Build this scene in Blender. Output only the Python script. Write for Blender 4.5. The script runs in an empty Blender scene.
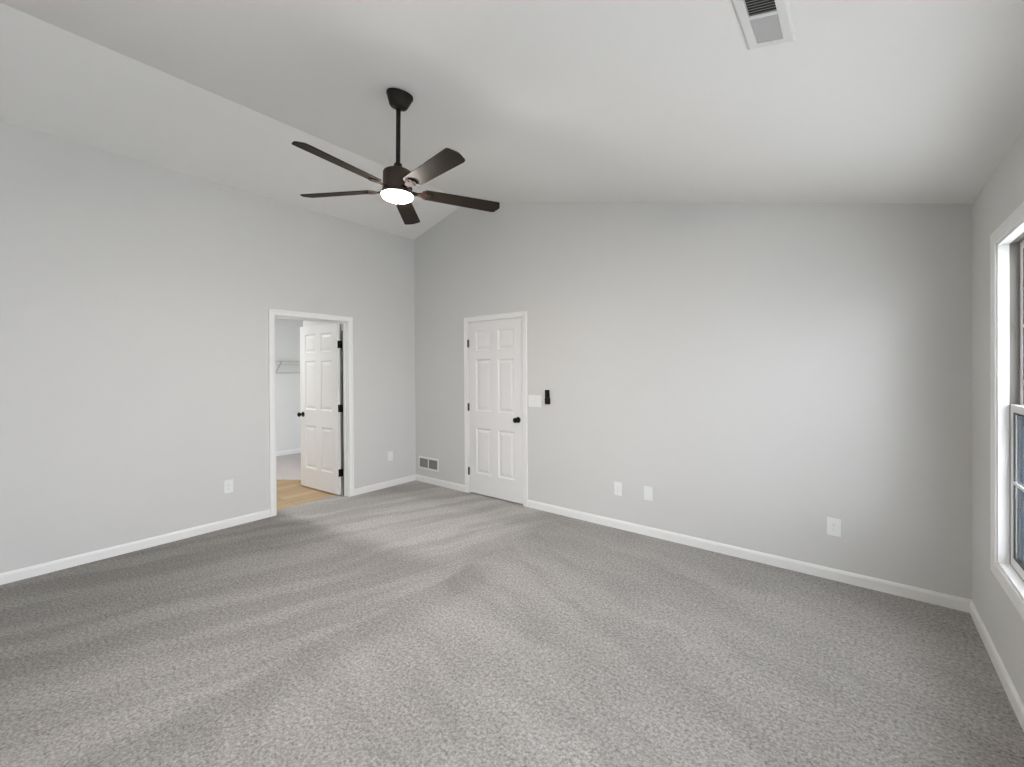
import bpy, bmesh, math, random
from mathutils import Vector, Matrix

S = bpy.context.scene
C = S.collection
random.seed(4)

# ------------------------------------------------------------------ camera, sky, sun, exposure
CAM = Vector((4.6595, -3.7655, 1.4714))
YAW, PITCH, ROLL, FPX = 0.678477, -0.0046, -0.005888, 434.4636
PX, PY = 508.8817, 372.3769
fwd = Vector((-math.sin(YAW) * math.cos(PITCH), math.cos(YAW) * math.cos(PITCH), math.sin(PITCH)))
rt = Vector((math.cos(YAW), math.sin(YAW), 0))
up = rt.cross(fwd)
r2 = rt * math.cos(ROLL) + up * math.sin(ROLL)
u2 = -rt * math.sin(ROLL) + up * math.cos(ROLL)
cam = bpy.data.cameras.new('camera')
cam.sensor_fit = 'HORIZONTAL'
cam.sensor_width = 36
cam.lens = FPX * 36 / 1024
cam.shift_x = (512 - PX) / 1024
cam.shift_y = -(383.5 - PY) / 1024
cam.clip_start = 0.02
cam_o = bpy.data.objects.new('camera', cam)
C.objects.link(cam_o)
cam_o.matrix_world = Matrix(((r2.x, u2.x, -fwd.x, CAM.x), (r2.y, u2.y, -fwd.y, CAM.y),
                             (r2.z, u2.z, -fwd.z, CAM.z), (0, 0, 0, 1)))
S.camera = cam_o

SKY, SUN, SUN_ANGLE, EXPOSURE = 10.0, 0.40, 16, -0.10
FAN_GLOW, CLOSET_W = 400.0, 33.0
w = bpy.data.worlds.new('overcast_sky')
S.world = w
w.use_nodes = True
bg = w.node_tree.nodes['Background']
bg.inputs[0].default_value = (0.89, 0.925, 1.0, 1)
bg.inputs[1].default_value = SKY
sl = bpy.data.lights.new('hazy_sun', 'SUN')
sl.energy = SUN
sl.angle = math.radians(SUN_ANGLE)
sl.color = (0.93, 0.97, 1.0)
so = bpy.data.objects.new('hazy_sun', sl)
C.objects.link(so)
sun_dir = Vector((-0.50, 0.85, -0.15))
so.rotation_euler = sun_dir.to_track_quat('-Z', 'Y').to_euler()
so.location = (9, -8, 6)
cl = bpy.data.lights.new('closet_fill_light', 'AREA')  # unseen lamp without a fixture, added to light the closet
cl.shape = 'DISK'
cl.size = 0.35
cl.energy = CLOSET_W
cl.color = (0.97, 0.985, 1.0)
clo = bpy.data.objects.new('closet_fill_light', cl)
C.objects.link(clo)
clo.location = (-1.55, -2.05, 2.40)
vs = S.view_settings
vs.view_transform = 'Standard'
vs.look = 'None'
vs.exposure = EXPOSURE
vs.gamma = 1
vs.use_curve_mapping = False

# ------------------------------------------------------------------ dimensions
W, HL, XR, HR, HW = 5.1855, 3.2353, 0.998, 3.5039, 2.4521
SLR = (HR - HW) / (W - XR)
SLL = (HR - HL) / XR
YB = -5.7                      # rear wall
D1 = (-1.803, -0.990)          # left doorway jamb faces (y)
D2 = (1.002, 1.816)            # back door jamb faces (x)
DH = 2.047                     # head jamb
WIN = [(-1.50, -0.622), (-2.52, -1.64)]   # right wall windows (y), the second added unseen for daylight
WZ = (0.516, 2.076)
BBH = 0.078
RD, RDH = (-5.25, -3.25), 2.08      # unseen sliding door added in the right wall for daylight (y)


# ------------------------------------------------------------------ materials
def mat(name):
    m = bpy.data.materials.new(name)
    m.use_nodes = True
    nt = m.node_tree
    return m, nt, nt.nodes['Principled BSDF']


def nd(nt, typ, **kw):
    n = nt.nodes.new(typ)
    for k, v in kw.items():
        setattr(n, k, v)
    return n


class G:
    """small expression helper for node graphs"""

    def __init__(self, nt):
        self.nt = nt

    def put(self, sock, v):
        if isinstance(v, (int, float)):
            sock.default_value = v
        elif isinstance(v, tuple):
            sock.default_value = v
        else:
            self.nt.links.new(v, sock)

    def m(self, op, a, b=0.0, c=0.0, clamp=False):
        n = nd(self.nt, 'ShaderNodeMath', operation=op, use_clamp=clamp)
        self.put(n.inputs[0], a)
        self.put(n.inputs[1], b)
        self.put(n.inputs[2], c)
        return n.outputs[0]

    def add(self, a, b): return self.m('ADD', a, b)
    def sub(self, a, b): return self.m('SUBTRACT', a, b)
    def mul(self, a, b): return self.m('MULTIPLY', a, b)

    def step(self, v, lo, hi):
        n = nd(self.nt, 'ShaderNodeMapRange', interpolation_type='SMOOTHSTEP')
        self.put(n.inputs[0], v)
        n.inputs[1].default_value = lo
        n.inputs[2].default_value = hi
        return n.outputs[0]

    def rng(self, v, lo, hi, a, b):
        n = nd(self.nt, 'ShaderNodeMapRange')
        self.put(n.inputs[0], v)
        for i, q in enumerate((lo, hi, a, b)):
            n.inputs[i + 1].default_value = q
        return n.outputs[0]

    def vec(self, x, y, z=0.0):
        n = nd(self.nt, 'ShaderNodeCombineXYZ')
        self.put(n.inputs[0], x)
        self.put(n.inputs[1], y)
        self.put(n.inputs[2], z)
        return n.outputs[0]

    def noise(self, vec, scale, detail=2.0, rough=0.5):
        n = nd(self.nt, 'ShaderNodeTexNoise')
        self.nt.links.new(vec, n.inputs['Vector'])
        n.inputs['Scale'].default_value = scale
        n.inputs['Detail'].default_value = detail
        n.inputs['Roughness'].default_value = rough
        return n.outputs['Fac']

    def mix(self, f, a, b):   # float mix
        n = nd(self.nt, 'ShaderNodeMix', data_type='FLOAT')
        self.put(n.inputs[0], f)
        self.put(n.inputs[2], a)
        self.put(n.inputs[3], b)
        return n.outputs[0]

    def col(self, f, a, b):
        n = nd(self.nt, 'ShaderNodeMix', data_type='RGBA')
        self.put(n.inputs[0], f)
        self.put(n.inputs[6], a)
        self.put(n.inputs[7], b)
        return n.outputs[2]

    def bump(self, h, strength, dist):
        n = nd(self.nt, 'ShaderNodeBump')
        self.put(n.inputs['Height'], h)
        n.inputs['Strength'].default_value = strength
        n.inputs['Distance'].default_value = dist
        return n.outputs[0]


def paint(name, col, rough=0.6, bump=0.0, scale=180.0, spec=0.3):
    m, nt, b = mat(name)
    g = G(nt)
    tc = nd(nt, 'ShaderNodeTexCoord').outputs['Object']
    n = g.noise(tc, 3.0, 3)
    c2 = tuple(c * 0.985 for c in col)
    nt.links.new(g.col(n, col + (1,), c2 + (1,)), b.inputs['Base Color'])
    b.inputs['Roughness'].default_value = rough
    b.inputs['Specular IOR Level'].default_value = spec
    if bump:
        nt.links.new(g.bump(g.noise(tc, scale, 2), bump, 0.002), b.inputs['Normal'])
    return m


M = {}
M['wall'] = paint('light_grey_wall_paint', (0.655, 0.65, 0.635), 0.62, 0.22, 120)
M['ceiling'] = paint('white_ceiling_paint', (0.82, 0.81, 0.79), 0.8, 0.3, 90)
M['trim'] = paint('white_trim_paint', (0.84, 0.84, 0.83), 0.35, spec=0.4)
M['door'] = paint('white_door_paint', (0.80, 0.795, 0.785), 0.4, 0.05, 60, 0.4)
M['plate'] = paint('white_plastic_plate', (0.82, 0.83, 0.83), 0.35, spec=0.45)
M['vinyl'] = paint('white_vinyl_sash', (0.80, 0.80, 0.80), 0.4, spec=0.4)
M['track'] = paint('shaded_window_track', (0.26, 0.245, 0.23), 0.6)  # shade behind the sashes put into the track's colour
M['black'] = paint('satin_black_metal', (0.006, 0.006, 0.0065), 0.5, spec=0.2)
M['bracket'] = paint('matte_bronze_bracket', (0.016, 0.0105, 0.009), 0.8, spec=0.05)
M['hinge_shade'] = paint('black_hinge_shade', (0.004, 0.004, 0.004), 0.95, spec=0.0)  # flat black for the shade of the hinge gap
M['gasket'] = paint('black_rubber_gasket', (0.03, 0.035, 0.035), 0.6)
M['slot'] = paint('grey_slot', (0.42, 0.42, 0.42), 0.6)
M['bronze'] = paint('dark_bronze_metal', (0.013, 0.0095, 0.008), 0.5, spec=0.2)
M['motor'] = paint('bronze_with_lamp_bloom', (0.050, 0.034, 0.028), 0.5, spec=0.3)  # same bronze lightened, the lamp's bloom put into the colour
M['closet_wall'] = paint('white_closet_paint', (0.76, 0.77, 0.75), 0.6, 0.2, 120)
M['wire'] = paint('white_coated_wire', (0.62, 0.62, 0.60), 0.4)
M['grille'] = paint('grey_grille_fins', (0.24, 0.24, 0.24), 0.5)
M['vent'] = paint('off_white_vent_enamel', (0.72, 0.715, 0.70), 0.5)
M['damper'] = paint('grey_vent_blades', (0.52, 0.52, 0.51), 0.5)
M['recess_shade'] = paint('dark_recess_shade', (0.05, 0.05, 0.05), 0.8)
M['ext_roof'] = paint('grey_shingles', (0.12, 0.12, 0.13), 0.9, 0.4, 30)


def blade_mat():
    m, nt, b = mat('espresso_blade_veneer')
    g = G(nt)
    tc = nd(nt, 'ShaderNodeTexCoord').outputs['Object']
    mp = nd(nt, 'ShaderNodeMapping')
    nt.links.new(tc, mp.inputs[0])
    mp.inputs['Scale'].default_value = (30, 30, 30)
    n = g.noise(mp.outputs[0], 3.0, 4)
    nt.links.new(g.col(n, (0.015, 0.0105, 0.008, 1), (0.025, 0.018, 0.0135, 1)), b.inputs['Base Color'])
    b.inputs['Roughness'].default_value = 0.65
    b.inputs['Specular IOR Level'].default_value = 0.14
    return m


M['blade'] = blade_mat()


def emit_mat(name, col, strength):
    m, nt, b = mat(name)
    b.inputs['Base Color'].default_value = (0.8, 0.8, 0.8, 1)
    b.inputs['Emission Color'].default_value = col + (1,)
    b.inputs['Emission Strength'].default_value = strength
    return m


M['glow'] = emit_mat('lit_frosted_diffuser', (1.0, 0.91, 0.82), FAN_GLOW)


def glass_mat():
    m, nt, b = mat('window_glass')
    nt.nodes.remove(b)
    out = nt.nodes['Material Output']
    t = nd(nt, 'ShaderNodeBsdfTransparent')
    t.inputs[0].default_value = (0.955, 0.96, 0.96, 1)
    gl = nd(nt, 'ShaderNodeBsdfGlossy')
    gl.inputs['Roughness'].default_value = 0.0
    fr = nd(nt, 'ShaderNodeFresnel')
    ge = nd(nt, 'ShaderNodeNewGeometry')
    g = G(nt)   # a thin pane: the same reflectance from either side
    nt.links.new(g.mix(ge.outputs['Backfacing'], 1.28, 1 / 1.28), fr.inputs[0])
    mx = nd(nt, 'ShaderNodeMixShader')
    nt.links.new(g.mul(fr.outputs[0], 0.4), mx.inputs[0])   # coated pane, weak reflections
    nt.links.new(t.outputs[0], mx.inputs[1])
    nt.links.new(gl.outputs[0], mx.inputs[2])
    nt.links.new(mx.outputs[0], out.inputs[0])
    return m


M['glass'] = glass_mat()


def screen_mat():
    m, nt, b = mat('charcoal_screen_weave')
    out = nt.nodes['Material Output']
    b.inputs['Base Color'].default_value = (0.03, 0.03, 0.032, 1)
    b.inputs['Roughness'].default_value = 0.8
    t = nd(nt, 'ShaderNodeBsdfTransparent')
    mx = nd(nt, 'ShaderNodeMixShader')
    mx.inputs[0].default_value = 0.16      # share of each face of the thin weave covered by thread
    nt.links.new(t.outputs[0], mx.inputs[1])
    nt.links.new(b.outputs[0], mx.inputs[2])
    nt.links.new(mx.outputs[0], out.inputs[0])
    return m


M['screen'] = screen_mat()


def carpet_mat(name, closet=False, tint=(0.392, 0.378, 0.358)):
    m, nt, b = mat(name)
    g = G(nt)
    tc = nd(nt, 'ShaderNodeTexCoord').outputs['Object']
    sp = nd(nt, 'ShaderNodeSeparateXYZ')
    nt.links.new(tc, sp.inputs[0])
    x, y = sp.outputs[0], sp.outputs[1]
    # pile: twisted tufts a few mm wide, seen as light tips and darker gaps
    v = nd(nt, 'ShaderNodeTexVoronoi', feature='F1')
    wob = g.noise(tc, 55, 2)
    nt.links.new(tc, v.inputs['Vector'])
    v.inputs['Scale'].default_value = 105
    v.inputs['Randomness'].default_value = 1.0
    tuft = v.outputs['Distance']
    fine = g.noise(tc, 105, 3, 0.65)
    mid = g.noise(tc, 60, 2)
    h = g.add(g.mul(tuft, -0.9), g.add(g.mul(fine, 1.1), g.mul(mid, 0.5)))
    speck = g.rng(g.add(g.mul(fine, 0.55), g.mul(mid, 0.45)), 0.32, 0.68, 0.45, 1.55)
    if not closet:
        # vacuum strokes: the pile leans one way or the other in each pass
        wa = g.mul(g.sub(g.noise(g.vec(x, y), 2.2, 3), 0.5), 0.28)
        wb = g.mul(g.sub(g.noise(g.vec(y, x, 3.0), 9, 2), 0.5), 0.10)
        xs, ys = g.add(x, g.add(wa, wb)), g.add(y, g.add(wa, wb))
        # left part: passes along the room, slightly fanned
        sl_ = g.sub(g.mul(xs, 0.955), g.mul(ys, 0.30))
        fl_ = g.add(g.mul(xs, 0.30), g.mul(ys, 0.955))
        nl = g.noise(g.vec(g.mul(sl_, 6.0), g.mul(fl_, 0.6), 1.3), 1.0, 2, 0.5)
        left = g.rng(nl, 0.40, 0.58, 0.86, 1.06)
        # darker along the left wall
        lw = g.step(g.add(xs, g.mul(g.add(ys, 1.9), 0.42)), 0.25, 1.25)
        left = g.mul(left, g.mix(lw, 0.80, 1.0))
        # bright vacuumed wedge before both doors, closet light spill added to its colour
        wd = g.mul(g.step(g.sub(ys, g.mul(xs, 0.12)), -1.92, -1.62), g.sub(1.0, g.step(xs, 1.9, 2.5)))
        left = g.mix(wd, left, g.rng(nl, 0.38, 0.56, 1.16, 1.46))
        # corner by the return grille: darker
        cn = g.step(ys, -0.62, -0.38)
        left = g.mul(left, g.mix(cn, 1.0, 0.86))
        # right part: passes across the room
        nr = g.noise(g.vec(g.mul(xs, 0.9), g.mul(g.add(ys, g.mul(xs, 0.26)), 4.2), 7.7), 1.0, 3, 0.65)
        right = g.rng(nr, 0.36, 0.62, 0.88, 1.07)
        # the dark first pass beside the seam of the two directions
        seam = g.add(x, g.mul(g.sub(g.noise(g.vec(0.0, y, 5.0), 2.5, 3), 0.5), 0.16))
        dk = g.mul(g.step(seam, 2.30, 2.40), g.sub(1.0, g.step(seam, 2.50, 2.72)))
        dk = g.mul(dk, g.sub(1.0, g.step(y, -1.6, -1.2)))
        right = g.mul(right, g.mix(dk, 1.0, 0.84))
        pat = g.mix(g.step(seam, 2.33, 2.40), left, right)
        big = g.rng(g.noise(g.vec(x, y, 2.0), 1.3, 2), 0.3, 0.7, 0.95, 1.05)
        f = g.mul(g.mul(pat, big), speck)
    else:
        f = speck
    vc = nd(nt, 'ShaderNodeVectorMath', operation='SCALE')
    vc.inputs[0].default_value = tint
    nt.links.new(f, vc.inputs['Scale'])
    nt.links.new(vc.outputs[0], b.inputs['Base Color'])
    b.inputs['Roughness'].default_value = 1.0
    b.inputs['Specular IOR Level'].default_value = 0.0
    b.inputs['Sheen Weight'].default_value = 0.15
    nt.links.new(g.bump(h, 0.7, 0.012), b.inputs['Normal'])
    return m


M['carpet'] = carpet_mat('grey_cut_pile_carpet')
M['carpet_closet'] = carpet_mat('grey_closet_carpet', True, (0.56, 0.52, 0.50))


def plank_mat():
    m, nt, b = mat('honey_oak_planks')
    g = G(nt)
    tc = nd(nt, 'ShaderNodeTexCoord').outputs['Object']
    sp = nd(nt, 'ShaderNodeSeparateXYZ')
    nt.links.new(tc, sp.inputs[0])
    x, y = sp.outputs[0], sp.outputs[1]
    br = nd(nt, 'ShaderNodeTexBrick')
    nt.links.new(g.vec(y, x), br.inputs['Vector'])
    br.offset = 0.37
    br.inputs['Scale'].default_value = 1.0
    br.inputs['Brick Width'].default_value = 1.1
    br.inputs['Row Height'].default_value = 0.16
    br.inputs['Mortar Size'].default_value = 0.003
    br.inputs['Color1'].default_value = (0.42, 0.275, 0.14, 1)
    br.inputs['Color2'].default_value = (0.56, 0.41, 0.24, 1)
    br.inputs['Mortar'].default_value = (0.30, 0.19, 0.10, 1)
    gr = g.noise(g.vec(g.mul(y, 2.0), g.mul(x, 26.0)), 1.6, 4)
    mx = nd(nt, 'ShaderNodeMix', data_type='RGBA', blend_type='MULTIPLY')
    mx.inputs[0].default_value = 1
    nt.links.new(br.outputs['Color'], mx.inputs[6])
    nt.links.new(g.col(gr, (0.72, 0.68, 0.62, 1), (1.15, 1.15, 1.15, 1)), mx.inputs[7])
    nt.links.new(mx.outputs[2], b.inputs['Base Color'])
    b.inputs['Roughness'].default_value = 0.45
    return m


M['planks'] = plank_mat()


def siding_mat():
    m, nt, b = mat('blue_board_siding')
    g = G(nt)
    tc = nd(nt, 'ShaderNodeTexCoord').outputs['Object']
    sp = nd(nt, 'ShaderNodeSeparateXYZ')
    nt.links.new(tc, sp.inputs[0])
    n = g.noise(g.vec(g.mul(sp.outputs[0], 1.0), 0.0, g.mul(sp.outputs[2], 0.02)), 7.0, 1)
    nt.links.new(g.col(g.step(n, 0.4, 0.6), (0.018, 0.036, 0.045, 1), (0.022, 0.035, 0.062, 1)), b.inputs['Base Color'])
    b.inputs['Roughness'].default_value = 0.7
    return m


M['siding'] = siding_mat()


def liner_mat():
    m, nt, b = mat('blue_jamb_liner')
    g = G(nt)
    tc = nd(nt, 'ShaderNodeTexCoord').outputs['Object']
    sp = nd(nt, 'ShaderNodeSeparateXYZ')
    nt.links.new(tc, sp.inputs[0])
    n = g.m('FRACT', g.mul(sp.outputs[0], 52.0))
    nt.links.new(g.col(g.step(n, 0.35, 0.6), (0.010, 0.044, 0.052, 1), (0.014, 0.036, 0.085, 1)), b.inputs['Base Color'])
    b.inputs['Roughness'].default_value = 0.6
    return m


M['liner'] = liner_mat()


def bounce_ground_mat():  # ground made pale to bounce daylight up to the ceiling
    m, nt, b = mat('pale_ground')
    g = G(nt)
    tc = nd(nt, 'ShaderNodeTexCoord').outputs['Object']
    nt.links.new(g.col(g.noise(tc, 2.0, 5), (0.72, 0.715, 0.69, 1), (0.80, 0.80, 0.77, 1)), b.inputs['Base Color'])
    b.inputs['Roughness'].default_value = 0.95
    return m


M['bounce_ground'] = bounce_ground_mat()


# ------------------------------------------------------------------ mesh helpers
def box(bm, x0, x1, y0, y1, z0, z1, f=None):
    f = f or (lambda a, b_, c: (a, b_, c))
    vs_ = [bm.verts.new(f(*p)) for p in ((x0, y0, z0), (x1, y0, z0), (x1, y1, z0), (x0, y1, z0),
                                         (x0, y0, z1), (x1, y0, z1), (x1, y1, z1), (x0, y1, z1))]
    for q in ((0, 3, 2, 1), (4, 5, 6, 7), (0, 1, 5, 4), (1, 2, 6, 5), (2, 3, 7, 6), (3, 0, 4, 7)):
        bm.faces.new([vs_[i] for i in q])
    return vs_


def rbox(bm, x0, x1, y0, y1, z0, z1, r=0.003, f=None, seg=2):
    """box with bevelled edges"""
    t = bmesh.new()
    box(t, x0, x1, y0, y1, z0, z1)
    bmesh.ops.recalc_face_normals(t, faces=t.faces)
    bmesh.ops.bevel(t, geom=list(t.edges), offset=r, segments=seg, profile=0.5, affect='EDGES')
    join(bm, t, f)


def join(bm, t, f=None):
    mp = {}
    for v in t.verts:
        mp[v] = bm.verts.new(f(*v.co) if f else v.co)
    for fc in t.faces:
        bm.faces.new([mp[v] for v in fc.verts])
    t.free()


def prism(bm, poly, d0, d1, f):
    """polygon (list of 2-D points) extruded between d0 and d1; f(u, v, d)"""
    a = [bm.verts.new(f(u, v, d0)) for u, v in poly]
    c = [bm.verts.new(f(u, v, d1)) for u, v in poly]
    bm.faces.new(a)
    bm.faces.new(c[::-1])
    n = len(poly)
    for i in range(n):
        bm.faces.new((a[i], c[i], c[(i + 1) % n], a[(i + 1) % n]))


def frame_of(axis):
    a = Vector(axis).normalized()
    e1 = a.orthogonal().normalized()
    return e1, a.cross(e1), a


def lathe(bm, prof, origin, axis, seg=40, cap=True):
    """prof: (r, h) pairs along axis from origin"""
    e1, e2, a = frame_of(axis)
    o = Vector(origin)
    rings = []
    for r, h in prof:
        if r < 1e-6:
            rings.append([bm.verts.new(o + a * h)])
        else:
            rings.append([bm.verts.new(o + a * h + (e1 * math.cos(t) + e2 * math.sin(t)) * r)
                          for t in (2 * math.pi * i / seg for i in range(seg))])
    for p, q in zip(rings, rings[1:]):
        for i in range(seg):
            j = (i + 1) % seg
            if len(p) == 1 and len(q) == 1:
                continue
            if len(p) == 1:
                bm.faces.new((p[0], q[i], q[j]))
            elif len(q) == 1:
                bm.faces.new((p[i], p[j], q[0]))
            else:
                bm.faces.new((p[i], p[j], q[j], q[i]))
    if cap:
        for p in (rings[0], rings[-1]):
            if len(p) > 2:
                bm.faces.new(p)


def rod(bm, a, b_, r, seg=10):
    a, b_ = Vector(a), Vector(b_)
    lathe(bm, [(r, 0), (r, (b_ - a).length)], a, b_ - a, seg)


def sweep(bm, path, prof, f, closed=False):
    """mitred sweep of a profile round a path of axis-aligned (u, v) corners.
    prof: (offset to the left of travel, height) closed polygon"""
    n = len(path)
    P2 = [Vector(p) for p in path]
    rings = []
    for i in range(n):
        if closed or 0 < i < n - 1:
            d0 = (P2[i] - P2[i - 1]).normalized()
            d1 = (P2[(i + 1) % n] - P2[i]).normalized()
        elif i == 0:
            d0 = d1 = (P2[1] - P2[0]).normalized()
        else:
            d0 = d1 = (P2[i] - P2[i - 1]).normalized()
        n0, n1 = Vector((-d0.y, d0.x)), Vector((-d1.y, d1.x))
        mi = n0 if d0 == d1 else (n0 + n1) / (1 + n0.dot(n1))
        rings.append([bm.verts.new(f(*(P2[i] + mi * o), h)) for o, h in prof])
    k = len(prof)
    for i in range(n if closed else n - 1):
        p, q = rings[i], rings[(i + 1) % n]
        for j in range(k):
            bm.faces.new((p[j], p[(j + 1) % k], q[(j + 1) % k], q[j]))
    if not closed:
        bm.faces.new(rings[0])
        bm.faces.new(rings[-1][::-1])


def finish(name, bm, m, parent=None, smooth=False, loc=None):
    bmesh.ops.recalc_face_normals(bm, faces=bm.faces)
    me = bpy.data.meshes.new(name)
    off = Vector((0, 0, 0))
    if parent is not None:
        p = parent
        while p is not None:
            off += p.location
            p = p.parent
    elif loc is not None:
        off = Vector(loc)
    bm.transform(Matrix.Translation(-off))
    bm.to_mesh(me)
    bm.free()
    o = bpy.data.objects.new(name, me)
    C.objects.link(o)
    me.materials.append(m)
    if parent is not None:
        o.parent = parent
    elif loc is not None:
        o.location = loc
    if smooth:
        for p in me.polygons:
            p.use_smooth = True
        md = None
        try:
            me.set_sharp_from_angle(angle=math.radians(38))
        except Exception:
            pass
    return o


def tag(o, label, cat, group=None):
    o['label'] = label
    o['category'] = cat
    if group:
        o['group'] = group
    return o


def struct(o, label=None, cat=None):
    o['kind'] = 'structure'
    if label:
        o['label'] = label
        o['category'] = cat
    return o


def empty(name, loc):
    o = bpy.data.objects.new(name, None)
    C.objects.link(o)
    o.location = loc
    o.empty_display_size = 0.1
    return o


BACK = lambda u, v, d: (u, -d, v)           # u = x, v = z, d out of the wall
LEFT = lambda u, v, d: (d, u, v)            # u = y
RIGHT = lambda u, v, d: (W - d, u, v)       # u = y

# ------------------------------------------------------------------ the room shell
bm = bmesh.new()
prism(bm, [(0, YB), (W, YB), (W, 0.0), (D2[1], 0.0), (D2[1], 0.125), (D2[0], 0.125), (D2[0], 0), (0, 0),
           (0, D1[1]), (-0.193, D1[1]), (-0.145, D1[0]), (0, D1[0])], -0.12, 0.0, lambda u, v, d: (u, v, d))
struct(finish('floor', bm, M['carpet']), 'grey cut pile carpet with vacuum tracks covering the bedroom', 'carpet')

bm = bmesh.new()   # left wall with the doorway
top = lambda x: HL + SLL * x
e = 0.0
prism(bm, [(YB - .12, -.12), (D1[0] - e, -.12), (D1[0] - e, DH), (D1[1], DH), (D1[1], -.12), (0.12, -.12), (0.12, HL), (YB - .12, HL)],
      -0.115, 0.0, LEFT)
struct(finish('wall_left', bm, M['wall']), 'light grey left wall holding the open doorway', 'wall')

bm = bmesh.new()   # back (gable) wall with the closed door
prism(bm, [(0, -.12), (D2[0], -.12), (D2[0], DH), (D2[1], DH), (D2[1], -.12), (W, -.12), (W, HW), (XR, HR), (0, HL)],
      -0.12, 0.0, BACK)
struct(finish('wall_back', bm, M['wall']), 'light grey gable wall holding the closed door', 'wall')

bm = bmesh.new()   # right wall with one seen window, an added window and an added door
OPEN = [(WIN[0], WZ), (WIN[1], WZ), (RD, (0.0, RDH))]
last = 0.12
for (a, b_), (c, d) in OPEN:
    box(bm, W, W + .15, b_, last, -.12, HW)
    box(bm, W, W + .15, a, b_, -.12, c)
    box(bm, W, W + .15, a, b_, d, HW)
    last = a
box(bm, W, W + .15, YB - .12, last, -.12, HW)
struct(finish('wall_right', bm, M['wall']), 'light grey window wall on the right', 'wall')

bm = bmesh.new()
prism(bm, [(0, -.12), (W, -.12), (W, HW), (XR, HR), (0, HL)], YB - .12, YB, lambda u, v, d: (u, d, v))
struct(finish('wall_rear', bm, M['wall']), 'light grey wall behind the viewpoint', 'wall')

bm = bmesh.new()
pr = [(-.115, HL), (0, HL), (XR, HR), (W, HW), (W + .15, HW), (W + .15, HW + .14), (XR, HR + .18), (-.115, HL + .17)]
prism(bm, pr, YB - .12, 0.12, lambda u, v, d: (u, d, v))
struct(finish('ceiling', bm, M['ceiling']), 'white vaulted ceiling with an off-centre ridge', 'ceiling')

# baseboards with an eased top edge
BB = [(0, 0), (0.012, 0), (0.012, BBH - 0.018), (0.008, BBH - 0.006), (0.004, BBH), (0, BBH)]


def baseboard(name, runs, f, label):
    bm_ = bmesh.new()
    for a, b_ in runs:
        p = [bm_.verts.new(f(a, h, d)) for d, h in BB]
        q = [bm_.verts.new(f(b_, h, d)) for d, h in BB]
        bm_.faces.new(p)
        bm_.faces.new(q[::-1])
        for i in range(len(BB)):
            j = (i + 1) % len(BB)
            bm_.faces.new((p[i], p[j], q[j], q[i]))
    struct(finish(name, bm_, M['trim']), label, 'baseboard')


baseboard('baseboard_left', [(YB, -1.8645), (-0.9285, 0)], LEFT, 'white baseboard along the left wall')
baseboard('baseboard_back', [(0.012, 0.9385), (1.8795, W)], BACK, 'white baseboard along the gable wall')
baseboard('baseboard_right', [(YB, RD[0] - .057), (RD[1] + .057, -0.012)], RIGHT, 'white baseboard under the window')

# casing profile: (offset outward from the opening, thickness)
CAS = [(0.0, 0), (0.0, 0.009), (0.006, 0.012), (0.030, 0.0125), (0.036, 0.015), (0.054, 0.016), (0.057, 0.013), (0.057, 0)]


def slab_mesh(width, height, thick):
    """six-panel door leaf: u from 0 (hinge) to width, v from 0 to height, depth 0 (front) .. -thick"""
    bm_ = bmesh.new()
    us = [0, .114, .114 + (width - .338) / 2, width - .114 - (width - .338) / 2, width - .114, width]
    vv = [0, .241, .775, .978, 1.588, 1.690, 1.919, height]
    for side in (0, 1):
        sg = -1 if side == 0 else 1
        base = 0 if side == 0 else -thick
        for i in range(5):
            for j in range(7):
                u0, u1, v0, v1 = us[i], us[i + 1], vv[j], vv[j + 1]
                if i in (1, 3) and j in (1, 3, 5):
                    rings = []
                    for ins, dp in ((0, 0), (.004, .004), (.012, .009), (.018, .010), (.026, .009), (.048, .0035), (.050, .003)):
                        rings.append([bm_.verts.new((a, c, base + sg * dp)) for a, c in
                                      ((u0 + ins, v0 + ins), (u1 - ins, v0 + ins), (u1 - ins, v1 - ins), (u0 + ins, v1 - ins))])
                    for p, q in zip(rings, rings[1:]):
                        for k in range(4):
                            bm_.faces.new((p[k], p[(k + 1) % 4], q[(k + 1) % 4], q[k]))
                    bm_.faces.new(rings[-1])
                else:
                    bm_.faces.new([bm_.verts.new((a, c, base)) for a, c in ((u0, v0), (u1, v0), (u1, v1), (u0, v1))])
    for (a, b_) in (((0, 0), (width, 0)), ((width, 0), (width, height)), ((width, height), (0, height)), ((0, height), (0, 0))):
        bm_.faces.new([bm_.verts.new(p) for p in ((a[0], a[1], 0), (b_[0], b_[1], 0), (b_[0], b_[1], -thick), (a[0], a[1], -thick))])
    bmesh.ops.remove_doubles(bm_, verts=bm_.verts, dist=1e-5)
    return bm_


def knob_mesh(bm_, o, axis):
    lathe(bm_, [(0.0, 0), (.033, 0), (.033, .004), (.029, .008), (.013, .010), (.012, .030), (.016, .034), (.024, .040),
                (.0285, .050), (.0275, .060), (.021, .067), (.010, .070), (0, .0705)], o, axis, 28, cap=False)


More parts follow.
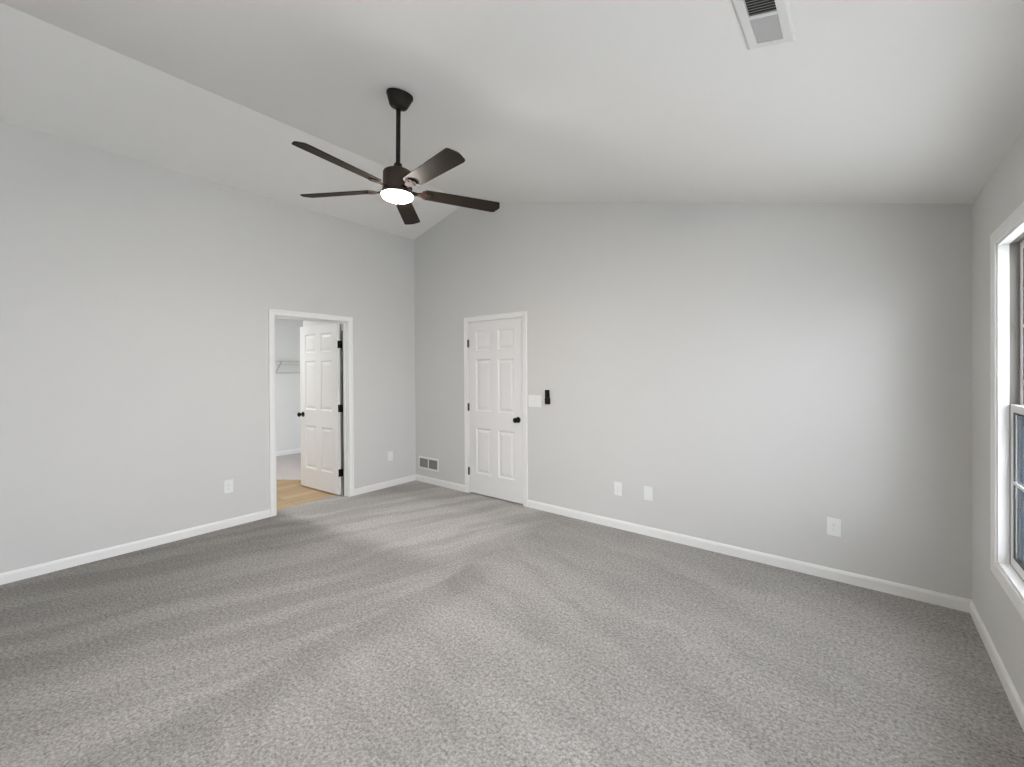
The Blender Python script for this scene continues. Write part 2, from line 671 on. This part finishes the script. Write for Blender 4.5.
# ------------------------------------------------------------------ left doorway and its open door
d1 = struct(empty('door_1', (-0.06, (D1[0] + D1[1]) / 2, 0)), 'white six-panel door standing open into the closet hall', 'door')
bm = bmesh.new()
ci = [(D1[1] + .006, 0), (D1[1] + .006, DH + .006), (D1[0] - .006, DH + .006), (D1[0] - .006, 0)]
sweep(bm, ci, [(-o, h) for o, h in CAS], LEFT)
finish('casing', bm, M['trim'], d1)
bm = bmesh.new()
sweep(bm, ci, [(-o, h) for o, h in CAS], lambda u, v, d: (-.115 - d, u, v))
finish('casing', bm, M['trim'], d1)
bm = bmesh.new()   # jamb lining with its stop, just inside the rough opening
J = 0.0008
jp = [(D1[1] - J, 0.0), (D1[1] - J, DH - J), (D1[0] + J, DH - J), (D1[0] + J, 0.0)]
sweep(bm, jp, [(0, .001), (.004, .001), (.004, -.045), (.014, -.045), (.014, -.080), (.004, -.080), (.004, -.116), (0, -.116)], LEFT)
finish('jamb', bm, M['trim'], d1)

bm = bmesh.new()   # added dark strip standing for the shade in the hinge-side rabbet
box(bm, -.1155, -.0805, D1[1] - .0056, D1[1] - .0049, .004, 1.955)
finish('hinge_shade_strip', bm, M['hinge_shade'], d1)['label'] = 'black strip painting the shade along the hinge side'
SW, SH, ST = 0.806, 2.025, 0.035
h_pt = Vector((-0.118, -1.052, 0.016))
sd = Vector((-0.9977, -0.0676, 0)).normalized()
sn = Vector((sd.y, -sd.x, 0))          # faces the bedroom side (-y)
if sn.y > 0:
    sn = -sn
SL = lambda u, v, d: tuple(h_pt + sd * u + Vector((0, 0, v)) + sn * d)
t = slab_mesh(SW, SH, ST)
bm = bmesh.new()
join(bm, t, SL)
leaf1 = finish('door_leaf', bm, M['door'], d1)
bm = bmesh.new()
knob_mesh(bm, SL(SW - .062, .912, 0), sn)
knob_mesh(bm, SL(SW - .062, .912, -ST), -sn)
finish('knob', bm, M['black'], leaf1, True)['label'] = 'black round door knob'
for z in (1.790, 1.034, 0.271):
    bm = bmesh.new()
    # leaf let into the hinge edge of the door, leaf on the jamb, barrel between
    rbox(bm, 0.0, .0022, z - .0445, z + .0445, -ST + .002, -.002, .0008, lambda a, b_, c: SL(-a, b_ - h_pt.z, c), 1)
    rbox(bm, -.114, -.080, D1[1] - .0078, D1[1] - .0048, z - .0445, z + .0445, .0008, None, 1)
    bl = SL(-.006, 0, -ST - .002)
    for k in range(3):
        rod(bm, (bl[0], bl[1], z - .0445 + k * .0300), (bl[0], bl[1], z - .0445 + k * .0300 + .0288), .0062, 14)
    box(bm, bl[0] - .002, bl[0] + .004, bl[1], D1[1] - .006, z - .0445, z + .0445)
    finish('hinge', bm, M['black'], d1)

# ------------------------------------------------------------------ closed door in the gable wall
d2 = struct(empty('door_2', ((D2[0] + D2[1]) / 2, 0.02, 0)), 'white six-panel door closed in the gable wall', 'door')
bm = bmesh.new()
c2 = [(D2[0] - .006, 0), (D2[0] - .006, DH + .006), (D2[1] + .006, DH + .006), (D2[1] + .006, 0)]
sweep(bm, c2, CAS, BACK)
finish('casing', bm, M['trim'], d2)
bm = bmesh.new()
jp = [(D2[0] + J, 0), (D2[0] + J, DH - J), (D2[1] - J, DH - J), (D2[1] - J, 0)]
sweep(bm, jp, [(0, .001), (-.003, .001), (-.003, -.038), (-.015, -.038), (-.015, -.075), (-.003, -.075), (-.003, -.12), (0, -.12)], BACK)
finish('jamb', bm, M['trim'], d2)
SW2 = D2[1] - D2[0] - .0125
SL2 = lambda u, v, d: (D2[0] + .0062 + u, -.0005 - d, .016 + v)
t = slab_mesh(SW2, SH, ST)
bm = bmesh.new()
join(bm, t, SL2)
leaf2 = finish('door_leaf', bm, M['door'], d2)
bm = bmesh.new()
knob_mesh(bm, (1.752, -.0005, .928), (0, -1, 0))
finish('knob', bm, M['black'], leaf2, True)['label'] = 'black round door knob'
for z in (1.796, 1.033, 0.266):
    bm = bmesh.new()
    for k in range(5):
        rod(bm, (D2[0] + .001, -.0105, z - .0445 + k * .0179), (D2[0] + .001, -.0105, z - .0445 + k * .0179 + .0172), .0085, 14)
    lathe(bm, [(.004, 0), (.0045, .003), (0, .006)], (D2[0] + .001, -.0105, z + .0445), (0, 0, 1), 12, False)
    rbox(bm, D2[0] + .008, D2[0] + .013, -.0032, .002, z - .0445, z + .0445, .0006, None, 1)
    rbox(bm, D2[0] - .0055, D2[0] - .001, -.0105, -.004, z - .0445, z + .0445, .0006, None, 1)
    finish('hinge', bm, M['black'], d2)
bm = bmesh.new()   # unseen box added behind the closed door to stop sky light leaking
box(bm, D2[0] - .3, D2[1] + .3, .75, .85, -.12, 2.5)
box(bm, D2[0] - .4, D2[0] - .3, .125, .85, -.12, 2.5)
box(bm, D2[1] + .3, D2[1] + .4, .125, .85, -.12, 2.5)
box(bm, D2[0] - .4, D2[1] + .4, .125, .85, 2.5, 2.6)
box(bm, D2[0] - .4, D2[1] + .4, .125, .85, -.22, -.12)
struct(finish('wall_leak_block', bm, M['wall']))

# ------------------------------------------------------------------ the closet beyond the left doorway
CX, CY0, CY1, CH = -3.24, -3.0, 0.9, 2.43
bm = bmesh.new()
prism(bm, [(-.145, D1[0]), (-.193, D1[1]), (-.193, -.90), (-1.2, -.90), (-1.543, -1.146), (-2.9, -2.12), (-2.9, CY0), (-.115, CY0), (-.115, D1[0])],
      -.12, -.003, lambda u, v, d: (u, v, d))
struct(finish('floor_hall', bm, M['planks']), 'honey oak plank floor just beyond the open door', 'floor')
bm = bmesh.new()
prism(bm, [(-1.2, -.90), (-.116, -.90), (-.116, CY1), (CX, CY1), (CX, CY0), (-2.9, CY0), (-2.9, -2.12), (-1.543, -1.146)],
      -.12, 0.0, lambda u, v, d: (u, v, d))
struct(finish('floor_closet', bm, M['carpet_closet']), 'grey carpet at the far end of the closet', 'carpet')
bm = bmesh.new()
box(bm, CX - .1, CX, CY0 - .1, CY1 + .1, -.12, CH + .1)
box(bm, CX, -.116, CY1, CY1 + .1, -.12, CH + .1)
box(bm, CX, -.116, CY0 - .1, CY0, -.12, CH + .1)
struct(finish('wall_closet', bm, M['closet_wall']), 'white closet wall seen through the open doorway', 'wall')
bm = bmesh.new()
box(bm, -1.15, -.135, -.955, -.83, 0.0, CH)  # added close behind the open door to keep the hinge gap dark
struct(finish('wall_hall_added', bm, M['closet_wall']))
bm = bmesh.new()
box(bm, CX - .1, -.116, CY0 - .1, CY1 + .1, CH, CH + .1)
struct(finish('ceiling_closet', bm, M['ceiling']))
baseboard('baseboard_closet', [(CY0, CY1)], lambda u, v, d: (CX + d, u, v), 'white baseboard along the closet wall')

# wire shelf on the closet wall
ws = tag(empty('wire_shelf', (CX, -.2, 1.62)), 'white wire shelf on the far closet wall beyond the open door', 'shelf')
y0, y1, xs_ = -.62, CY1 - .03, CX + .30
bm = bmesh.new()
for xx, zz, rr in ((CX + .008, 1.648, .005), (CX + .16, 1.645, .004), (xs_, 1.652, .006), (xs_ + .004, 1.592, .006), (xs_ - .03, 1.455, .011)):
    rod(bm, (xx, y0, zz), (xx, y1, zz), rr, 8)
finish('rail', bm, M['wire'], ws)
bm = bmesh.new()
n = int((y1 - y0) / .027)
for i in range(n + 1):
    yy = y0 + i * (y1 - y0) / n
    rod(bm, (CX + .006, yy, 1.655), (xs_, yy, 1.655), .002, 6)
    rod(bm, (xs_ + .003, yy, 1.655), (xs_ + .005, yy, 1.592), .002, 6)
finish('deck_wires', bm, M['wire'], ws)
for yy in (-.455, .30):
    bm = bmesh.new()
    rod(bm, (CX + .004, yy, 1.40), (xs_ - .01, yy, 1.645), .009, 8)
    rbox(bm, CX + .0005, CX + .006, yy - .009, yy + .009, 1.37, 1.44, .001, None, 1)
    finish('brace', bm, M['wire'], ws)


# ------------------------------------------------------------------ windows in the right wall
def window(name, y0, y1, label):
    root = struct(empty(name, (W + .06, (y0 + y1) / 2, WZ[0])), label, 'window')
    z0, z1 = WZ
    bm_ = bmesh.new()
    sweep(bm_, [(y0, z0), (y1, z0), (y1, z1), (y0, z1)], [(-o, h) for o, h in CAS], RIGHT, True)
    finish('casing', bm_, M['trim'], root)
    T = 0.001

    def ring(bm_, a0, a1, c0, c1, wd, x0, x1, wb=None, wt=None):
        wb, wt = wb or wd, wt or wd
        rbox(bm_, x0, x1, a0, a0 + wd, c0, c1, .003)
        rbox(bm_, x0, x1, a1 - wd, a1, c0, c1, .003)
        rbox(bm_, x0, x1, a0 + wd, a1 - wd, c0, c0 + wb, .003)
        rbox(bm_, x0, x1, a0 + wd, a1 - wd, c1 - wt, c1, .003)

    bm_ = bmesh.new()   # jamb extension, inside face of the opening
    for a, b_, c, d in ((y0 + T, y0 + .012, z0 + T, z1 - T), (y1 - .012, y1 - T, z0 + T, z1 - T),
                        (y0 + .012, y1 - .012, z0 + T, z0 + .012), (y0 + .012, y1 - .012, z1 - .012, z1 - T)):
        box(bm_, W - .002, W + .036, a, b_, c, d)
    finish('jamb', bm_, M['trim'], root)
    bm_ = bmesh.new()   # sash tracks
    for a, b_, c, d in ((y0 + T, y0 + .010, z0 + T, z1 - T), (y1 - .010, y1 - T, z0 + T, z1 - T),
                        (y0 + .010, y1 - .010, z0 + T, z0 + .010), (y0 + .010, y1 - .010, z1 - .010, z1 - T)):
        box(bm_, W + .0365, W + .149, a, b_, c, d)
    for yy in (y0 + .010, y1 - .016):
        box(bm_, W + .0645, W + .0685, yy, yy + .006, z0 + .010, z1 - .010)
    finish('track', bm_, M['track'], root)['label'] = 'sash track with its shade painted grey'
    zm = 1.275
    bm_ = bmesh.new()   # ribbed liner of the side jambs behind the lower sash
    for a, sg in ((y0 + .010, 1), (y1 - .010, -1)):
        pr_ = [(W + .0692, a)]
        for i in range(6):
            xr = W + .0692 + i * .0062
            pr_ += [(xr + .0005, a + sg * .0005), (xr + .0020, a + sg * .0030), (xr + .0042, a + sg * .0030), (xr + .0057, a + sg * .0005)]
        pr_ += [(W + .1068, a)]
        prism(bm_, pr_, z0 + .011, 1.257, lambda u, v, d: (u, v, d))
    finish('jamb_liner', bm_, M['liner'], root)['label'] = 'blue ribbed side liner behind the lower sash'
    a0, a1 = y0 + .014, y1 - .014
    for nm, c0, c1, x0, x1, mz in (('lower_sash', z0 + .012, zm + .02, W + .038, W + .064, .925),
                                   ('upper_sash', zm - .016, z1 - .012, W + .069, W + .094, 1.665)):
        bm_ = bmesh.new()
        ring(bm_, a0, a1, c0, c1, .036, x0, x1, .040, .036)
        sash = finish(nm, bm_, M['vinyl'], root)
        bm_ = bmesh.new()
        g0, g1, e0, e1 = a0 + .037, a1 - .037, c0 + .041, c1 - .037
        xm = (x0 + x1) / 2
        box(bm_, xm - .003, xm + .003, g0 - .0, g1 + .0, e0, e1)
        finish('glass', bm_, M['glass'], sash)
        bm_ = bmesh.new()
        for a, b_, c, d in ((g0, g0 + .006, e0, e1), (g1 - .006, g1, e0, e1), (g0, g1, e0, e0 + .006), (g0, g1, e1 - .006, e1)):
            box(bm_, xm - .0095, xm - .0035, a, b_, c, d)
            box(bm_, xm + .0035, x1 + .001, a - .0008, b_ + .0008, c - .0008, d + .0008)
        finish('gasket', bm_, M['gasket'], sash)['label'] = 'black glazing gasket'
        bm_ = bmesh.new()
        rbox(bm_, xm - .010, xm - .0032, g0, g1, mz - .008, mz + .008, .002)
        for k in (1, 2):
            yy = g0 + (g1 - g0) * k / 3
            rbox(bm_, xm - .0098, xm - .0034, yy - .008, yy + .008, e0, e1, .002)
        finish('muntin', bm_, M['vinyl'], sash)
        if nm == 'lower_sash':
            bm_ = bmesh.new()
            yc = (y0 + y1) / 2
            rbox(bm_, x0 + .001, x1 + .006, yc - .03, yc + .03, c1 + .0004, c1 + .010, .002)
            lathe(bm_, [(.011, 0), (.011, .008), (0, .009)], (x0 + .012, yc, c1 + .010), (0, 0, 1), 16, False)
            finish('sash_lock', bm_, M['vinyl'], sash)
    # fibreglass insect screen outside the lower half
    bm_ = bmesh.new()
    ring(bm_, a0, a1, z0 + .012, zm + .01, .018, W + .106, W + .114)
    scr_ob = finish('insect_screen', bm_, M['gasket'], root)
    bm_ = bmesh.new()
    box(bm_, W + .1095, W + .1100, a0 + .0185, a1 - .0185, z0 + .0305, zm - .0085)
    finish('screen_mesh', bm_, M['screen'], scr_ob)
    return root


window('window_1', WIN[0][0], WIN[0][1], 'white double-hung window with divided panes in the right wall')
window('added_daylight_window', WIN[1][0], WIN[1][1], 'unseen second window added farther along the right wall for daylight')  # out of view, added so more daylight reaches the gable wall

# unseen glazed door added behind the viewpoint to bring in daylight
d3 = struct(empty('added_daylight_door', (W + .06, (RD[0] + RD[1]) / 2, 0)), 'wide glazed sliding door added unseen behind the viewpoint for daylight', 'door')
bm = bmesh.new()
sweep(bm, [(RD[0], 0), (RD[0], RDH), (RD[1], RDH), (RD[1], 0)], CAS, RIGHT)
finish('casing', bm, M['trim'], d3)  # casing of the added door
for k in range(2):
    a = RD[0] + .002 + k * (RD[1] - RD[0]) / 2
    b_ = a + (RD[1] - RD[0]) / 2 - .004
    xx = W + .05 + k * .04
    bm = bmesh.new()
    for q in ((a, a + .07, .002, RDH - .002), (b_ - .07, b_, .002, RDH - .002), (a + .07, b_ - .07, .002, .09), (a + .07, b_ - .07, RDH - .08, RDH - .002)):
        rbox(bm, xx - .018, xx + .018, q[0], q[1], q[2], q[3], .004)
    pn = finish('added_sliding_panel', bm, M['vinyl'], d3)
    bm = bmesh.new()
    box(bm, xx - .003, xx + .003, a + .071, b_ - .071, .091, RDH - .081)
    finish('glass', bm, M['glass'], pn)

# ------------------------------------------------------------------ ceiling fan
K0 = Vector((2.540, -2.150, HR - SLR * (2.540 - XR)))
hub = Vector((2.4600, -2.1140, 2.5820))
ax = Vector((0.0453, 0.0043, 1)).normalized()
e1 = Vector((0, 1, 0)).cross(ax).normalized()
e2 = ax.cross(e1)
dn = -Vector((SLR, 0, 1)).normalized()
fan = tag(empty('ceiling_fan', K0), 'dark bronze five-blade ceiling fan with lit round light hanging from the sloped ceiling', 'ceiling fan')
bm = bmesh.new()
lathe(bm, [(.070, .001), (.078, .003), (.079, .014), (.074, .022), (.064, .046), (.053, .070), (.047, .077), (.030, .081)], K0, dn, 44)
finish('canopy', bm, M['bronze'], fan, True)
bm = bmesh.new()
rtop = K0 + dn * .070
rbot = hub + ax * .13
rod(bm, rtop, rbot, .0135, 20)
finish('downrod', bm, M['bronze'], fan, True)
bm = bmesh.new()
lathe(bm, [(.014, .160), (.022, .156), (.026, .140), (.040, .122), (.046, .112)], hub, ax, 32)
finish('rod_collar', bm, M['bronze'], fan, True)
bm = bmesh.new()
lathe(bm, [(.040, .114), (.074, .112), (.084, .106), (.088, .096), (.088, .022), (.0895, .018), (.0895, -.014),
           (.0985, -.022), (.0985, -.0345), (.094, -.0348)], hub, ax, 56)
finish('motor_housing', bm, M['motor'], fan, True)
bm = bmesh.new()
lathe(bm, [(.092, -.0340), (.0935, -.0345), (.0930, -.042), (.088, -.050), (.074, -.058), (.046, -.063), (0, -.065)], hub, ax, 56, False)
finish('light_diffuser', bm, M['glow'], fan, True)['label'] = 'glowing white round light lens'
TH0, PIT = -1.4426, math.radians(-12.5)
for k in range(5):
    a = TH0 + k * 2 * math.pi / 5
    rd = e1 * math.cos(a) + e2 * math.sin(a)
    tg = ax.cross(rd)
    tp = tg * math.cos(PIT) + ax * math.sin(PIT)     # chord direction
    nn = rd.cross(tp)
    # outline of the blade: narrow root, wider tip with one corner more rounded
    R0, R1 = .150, .668
    pts = []
    half = lambda r: .050 + .010 * (r - R0) / (R1 - R0)
    rad = .022
    pts += [(R0 + .02, -half(R0)), (R1 - .034, -half(R1))]
    for i in range(1, 6):
        q = i / 6 * math.pi / 2
        pts.append((R1 - .034 + rad * math.sin(q), -half(R1) + rad * (1 - math.cos(q))))
    for i in range(9):                                # gently bowed end
        s_ = i / 8
        pts.append((R1 - .012 + .012 * math.sin(math.pi * s_), -half(R1) + rad + s_ * (2 * half(R1) - 2 * rad)))
    for i in range(1, 6):
        q = i / 6 * math.pi / 2
        pts.append((R1 - .012 - rad * (1 - math.cos(q)), half(R1) - rad + rad * math.sin(q)))
    pts += [(R1 - .04, half(R1)), (R0 + .02, half(R0)), (R0, half(R0) - .02), (R0, -half(R0) + .02)]
    bm = bmesh.new()
    prism(bm, pts, -.003, .003, lambda u, v, d: tuple(hub - ax * .003 + rd * u + tp * v + nn * d))
    bl = finish('blade', bm, M['blade'], fan)
    # bracket: arm from the housing ending in a half-round pad under the blade
    bm = bmesh.new()
    arm = [(.088, -.020), (.125, -.014), (.160, -.030)]
    for i in range(13):
        q = -math.pi / 2 + math.pi * i / 12
        arm.append((.178 + .036 * math.cos(q), .036 * math.sin(q)))
    arm += [(.160, .030), (.125, .014), (.088, .020)]
    prism(bm, arm, -.0092, -.0034, lambda u, v, d: tuple(hub - ax * .003 + rd * u + tp * v + nn * d))
    for u, v in ((.180, -.018), (.180, .018), (.200, 0)):
        o = hub - ax * .003 + rd * u + tp * v - nn * .0092
        lathe(bm, [(.005, 0), (.004, .002), (0, .003)], o, -nn, 10, False)
    finish('blade_bracket', bm, M['bracket'], bl)

# ------------------------------------------------------------------ ceiling register (on the right slope)
sx = Vector((1, 0, -SLR)).normalized()
CEI = lambda u, v, d: tuple(Vector((4.416, 0, HR - SLR * (4.416 - XR))) + sx * u + Vector((0, v, 0)) + dn * d)
vt = tag(empty('ceiling_vent', CEI(0, -2.115, 0)), 'off-white metal air vent on the sloped ceiling above the window side', 'vent')
VY0, VY1, VH = -2.283, -1.948, .076
bm = bmesh.new()
sweep(bm, [(-.042, VY0 + .022), (.042, VY0 + .022), (.042, VY1 - .022), (-.042, VY1 - .022)],
      [(0, .0005), (0, .008), (-.026, .008), (-.034, .0045), (-.034, .0005)], CEI, True)
box(bm, -.042, .042, -2.117, -2.104, .002, .007, CEI)
for yy in (VY0 + .010, VY1 - .010):
    lathe(bm, [(.004, 0), (.0035, .0012), (0, .002)], CEI(0, yy, .008), dn, 12, False)
finish('frame', bm, M['vent'], vt)
bm = bmesh.new()
box(bm, -.041, .041, VY0 + .023, VY1 - .023, .0006, .0012, CEI)  # dark sheet painted for the shade of a recess
finish('recess_shade_sheet', bm, M['recess_shade'], vt)
for (a, b_, lean, nmat) in ((VY0 + .024, -2.1175, -1, 'damper'), (-2.1035, VY1 - .023, 1, 'damper')):
    bm = bmesh.new()
    n = 11
    for i in range(n):
        yc = a + (b_ - a) * (i + .5) / n
        q = [(yc - .0042 * lean - .0005, .0016), (yc - .0042 * lean + .0005, .0016), (yc + .0042 * lean + .0005, .0066), (yc + .0042 * lean - .0005, .0066)]
        prism(bm, [(y_, d_) for y_, d_ in q], -.0405, .0405, lambda y_, d_, u_: CEI(u_, y_, d_))
    finish('louvers', bm, M[nmat], vt)

# ------------------------------------------------------------------ return grille low in the corner
rg = tag(empty('wall_vent', (.264, 0, .253)), 'white return air grille with two grey panels low beside the room corner', 'vent')
gx0, gx1, gz0, gz1 = .066, .461, .172, .338
bm = bmesh.new()
ip = [(gx0 + .022, gz0 + .024), (gx1 - .022, gz0 + .024), (gx1 - .022, gz1 - .024), (gx0 + .022, gz1 - .024)]
sweep(bm, ip, [(0, .0005), (0, .008), (-.018, .008), (-.022, .004), (-.022, .0005)], BACK, True)
box(bm, .2555, .2715, gz0 + .024, gz1 - .024, .001, .0075, BACK)
for xx in (gx0 + .011, gx1 - .011):
    lathe(bm, [(.004, 0), (.0035, .0012), (0, .002)], (xx, -.008, .255), (0, -1, 0), 12, False)
finish('frame', bm, M['trim'], rg)
for a, b_ in ((gx0 + .0225, .2550), (.2720, gx1 - .0225)):
    bm = bmesh.new()
    n = 12
    for i in range(n):
        zc = gz0 + .0245 + (gz1 - gz0 - .049) * (i + .5) / n
        prism(bm, [(zc - .0042, .0058), (zc - .0034, .0062), (zc + .0040, .0018), (zc + .0032, .0014)], a, b_, lambda v, d, u: BACK(u, v, d))
    box(bm, a, b_, gz0 + .0245, gz1 - .0245, .0004, .0010, BACK)
    finish('louvers', bm, M['grille'], rg)['label'] = 'grey louvred panel'


# ------------------------------------------------------------------ plates, outlets, switches
def plate_obj(name, f, u, v, wd, ht, label, cat, kind, group=None):
    root = tag(empty(name, f(u, v, 0)), label, cat, group)
    bm_ = bmesh.new()
    t_ = bmesh.new()
    box(t_, u - wd / 2, u + wd / 2, v - ht / 2, v + ht / 2, .0004, .0062)
    bmesh.ops.recalc_face_normals(t_, faces=t_.faces)
    ed = [e_ for e_ in t_.edges if all(vv.co.z > .005 for vv in e_.verts)]
    bmesh.ops.bevel(t_, geom=ed, offset=.003, segments=2, profile=.5, affect='EDGES')
    join(bm_, t_, f)
    finish('cover_plate', bm_, M['plate'], root)
    if kind == 'outlet':
        for s in (-1, 1):
            bm_ = bmesh.new()
            vc = v + s * .0195
            pl = []
            for i in range(24):
                q = 2 * math.pi * i / 24
                pl.append((u + .0172 * math.cos(q), vc + max(-.0132, min(.0132, .0172 * math.sin(q)))))
            prism(bm_, pl, .0055, .0078, f)
            rc = finish('receptacle', bm_, M['plate'], root)
            bm_ = bmesh.new()
            box(bm_, u - .0078, u - .0056, vc - .002, vc + .0065, .0077, .0081, f)
            box(bm_, u + .0056, u + .0078, vc - .002, vc + .0055, .0077, .0081, f)
            prism(bm_, [(u + .0026 * math.cos(q), vc - .008 + .0026 * math.sin(q)) for q in (2 * math.pi * i / 12 for i in range(12))], .0077, .0081, f)
            finish('slots', bm_, M['slot'], rc)
        scr = [(u, v)]
    elif kind == 'decora':
        bm_ = bmesh.new()
        rbox(bm_, u - .0165, u + .0165, v - .0335, v + .0335, .0056, .0085, .001, f, 1)
        finish('insert', bm_, M['plate'], root)
        scr = [(u, v - .048), (u, v + .048)]
    elif kind == 'jack':
        bm_ = bmesh.new()
        lathe(bm_, [(.0075, 0), (.0075, .002), (.0046, .0022), (.0046, .009), (.002, .009)], f(u, v, .006), Vector(f(0, 0, 1)) - Vector(f(0, 0, 0)), 16)
        finish('cable_jack', bm_, M['grille'], root)['label'] = 'grey cable jack'
        scr = [(u, v - .042), (u, v + .042)]
    elif kind == 'switch':
        scr = []
        for k in (-1, 0, 1):
            uc = u + k * .046
            bm_ = bmesh.new()
            rbox(bm_, uc - .0052, uc + .0052, v - .012, v + .012, .0056, .0072, .0006, f, 1)
            prism(bm_, [(v - .006, .0065), (v + .003, .0065), (v + .009, .0165), (v + .005, .0175)], uc - .0040, uc + .0040, lambda a, d, b2: f(b2, a, d))
            finish('toggle', bm_, M['plate'], root)
            scr += [(uc, v - .030), (uc, v + .030)]
    else:
        scr = [(u, v - .042), (u, v + .042)]
    nrm = Vector(f(0, 0, 1)) - Vector(f(0, 0, 0))
    for a, b_ in scr:
        bm_ = bmesh.new()
        lathe(bm_, [(.0034, 0), (.003, .0009), (0, .0012)], f(a, b_, .0061), nrm, 10, False)
        finish('screw', bm_, M['wire'], root)


plate_obj('wall_outlet', LEFT, -2.234, .386, .078, .122, 'white duplex outlet on the left wall left of the open doorway', 'outlet', 'outlet')
plate_obj('blank_plate', LEFT, -.412, .385, .078, .122, 'plain white plate on the left wall between doorway and room corner', 'wall plate', 'blank')
plate_obj('wall_plate', BACK, 2.918, .368, .078, .124, 'small white wall plate, the one of the close pair nearer the closed door', 'wall plate', 'outlet')
plate_obj('wall_plate', BACK, 3.204, .374, .080, .122, 'small white wall plate, the one of the close pair farther from the door', 'wall plate', 'decora')
plate_obj('wall_outlet', BACK, 4.521, .369, .080, .122, 'white duplex outlet on the gable wall nearest the window', 'outlet', 'outlet')
plate_obj('light_switch', BACK, 1.979, 1.144, .170, .125, 'wide white triple switch plate just right of the closed door', 'switch', 'switch')

# fan remote in its wall cradle
rm = tag(empty('fan_remote', (2.146, 0, 1.193)), 'small black remote control in a wall cradle beside the switch plate', 'remote control')
bm = bmesh.new()
rbox(bm, 2.119, 2.174, 1.119, 1.185, .0005, .027, .004, BACK)
rbox(bm, 2.126, 2.166, 1.185, 1.235, .0005, .005, .002, BACK)
finish('cradle', bm, M['black'], rm)
bm = bmesh.new()
rbox(bm, 2.1200, 2.1690, 1.1855, 1.267, .0055, .0245, .004, BACK)
rem = finish('handset', bm, M['black'], rm)
bm = bmesh.new()
for k in range(3):
    lathe(bm, [(.006, 0), (.0055, .0012), (0, .0015)], BACK(2.1445, 1.250 - k * .019, .0245), (0, -1, 0), 16, False)
finish('buttons', bm, M['gasket'], rem)

# ------------------------------------------------------------------ outside the window
bm = bmesh.new()
box(bm, W + .15, W + .62, YB - .12, 0.12, HW, HW + .12)  # unseen overhang added to cut high sky light at the windows
struct(finish('trim_eave_added', bm, M['trim']), 'unseen white eave added to block high sky light', 'eave')
GZ = -2.9
bm = bmesh.new()
box(bm, 5.6, 60, -60, 60, GZ - .2, GZ)
struct(finish('ground', bm, M['bounce_ground']), 'pale ground outside, brightened to bounce light indoors', 'bounce_ground')
nh = tag(empty('neighbor_house', (9.5, 9.0, GZ)), 'blue board-sided house outside beyond the window glass', 'house')
bm = bmesh.new()
box(bm, 5.6, 13.5, 9.0, 15.0, GZ, 2.0)
xx = 5.64
while xx < 13.4:
    box(bm, xx, xx + .03, 8.98, 9.0, GZ, 2.0)
    xx += .11
finish('siding', bm, M['siding'], nh)
bm = bmesh.new()
prism(bm, [(8.6, 1.95), (15.4, 1.95), (15.4, 2.05), (12, 3.0), (8.6, 2.08)], 5.3, 13.8, lambda a, b_, c: (c, a, b_))
finish('roof', bm, M['ext_roof'], nh)
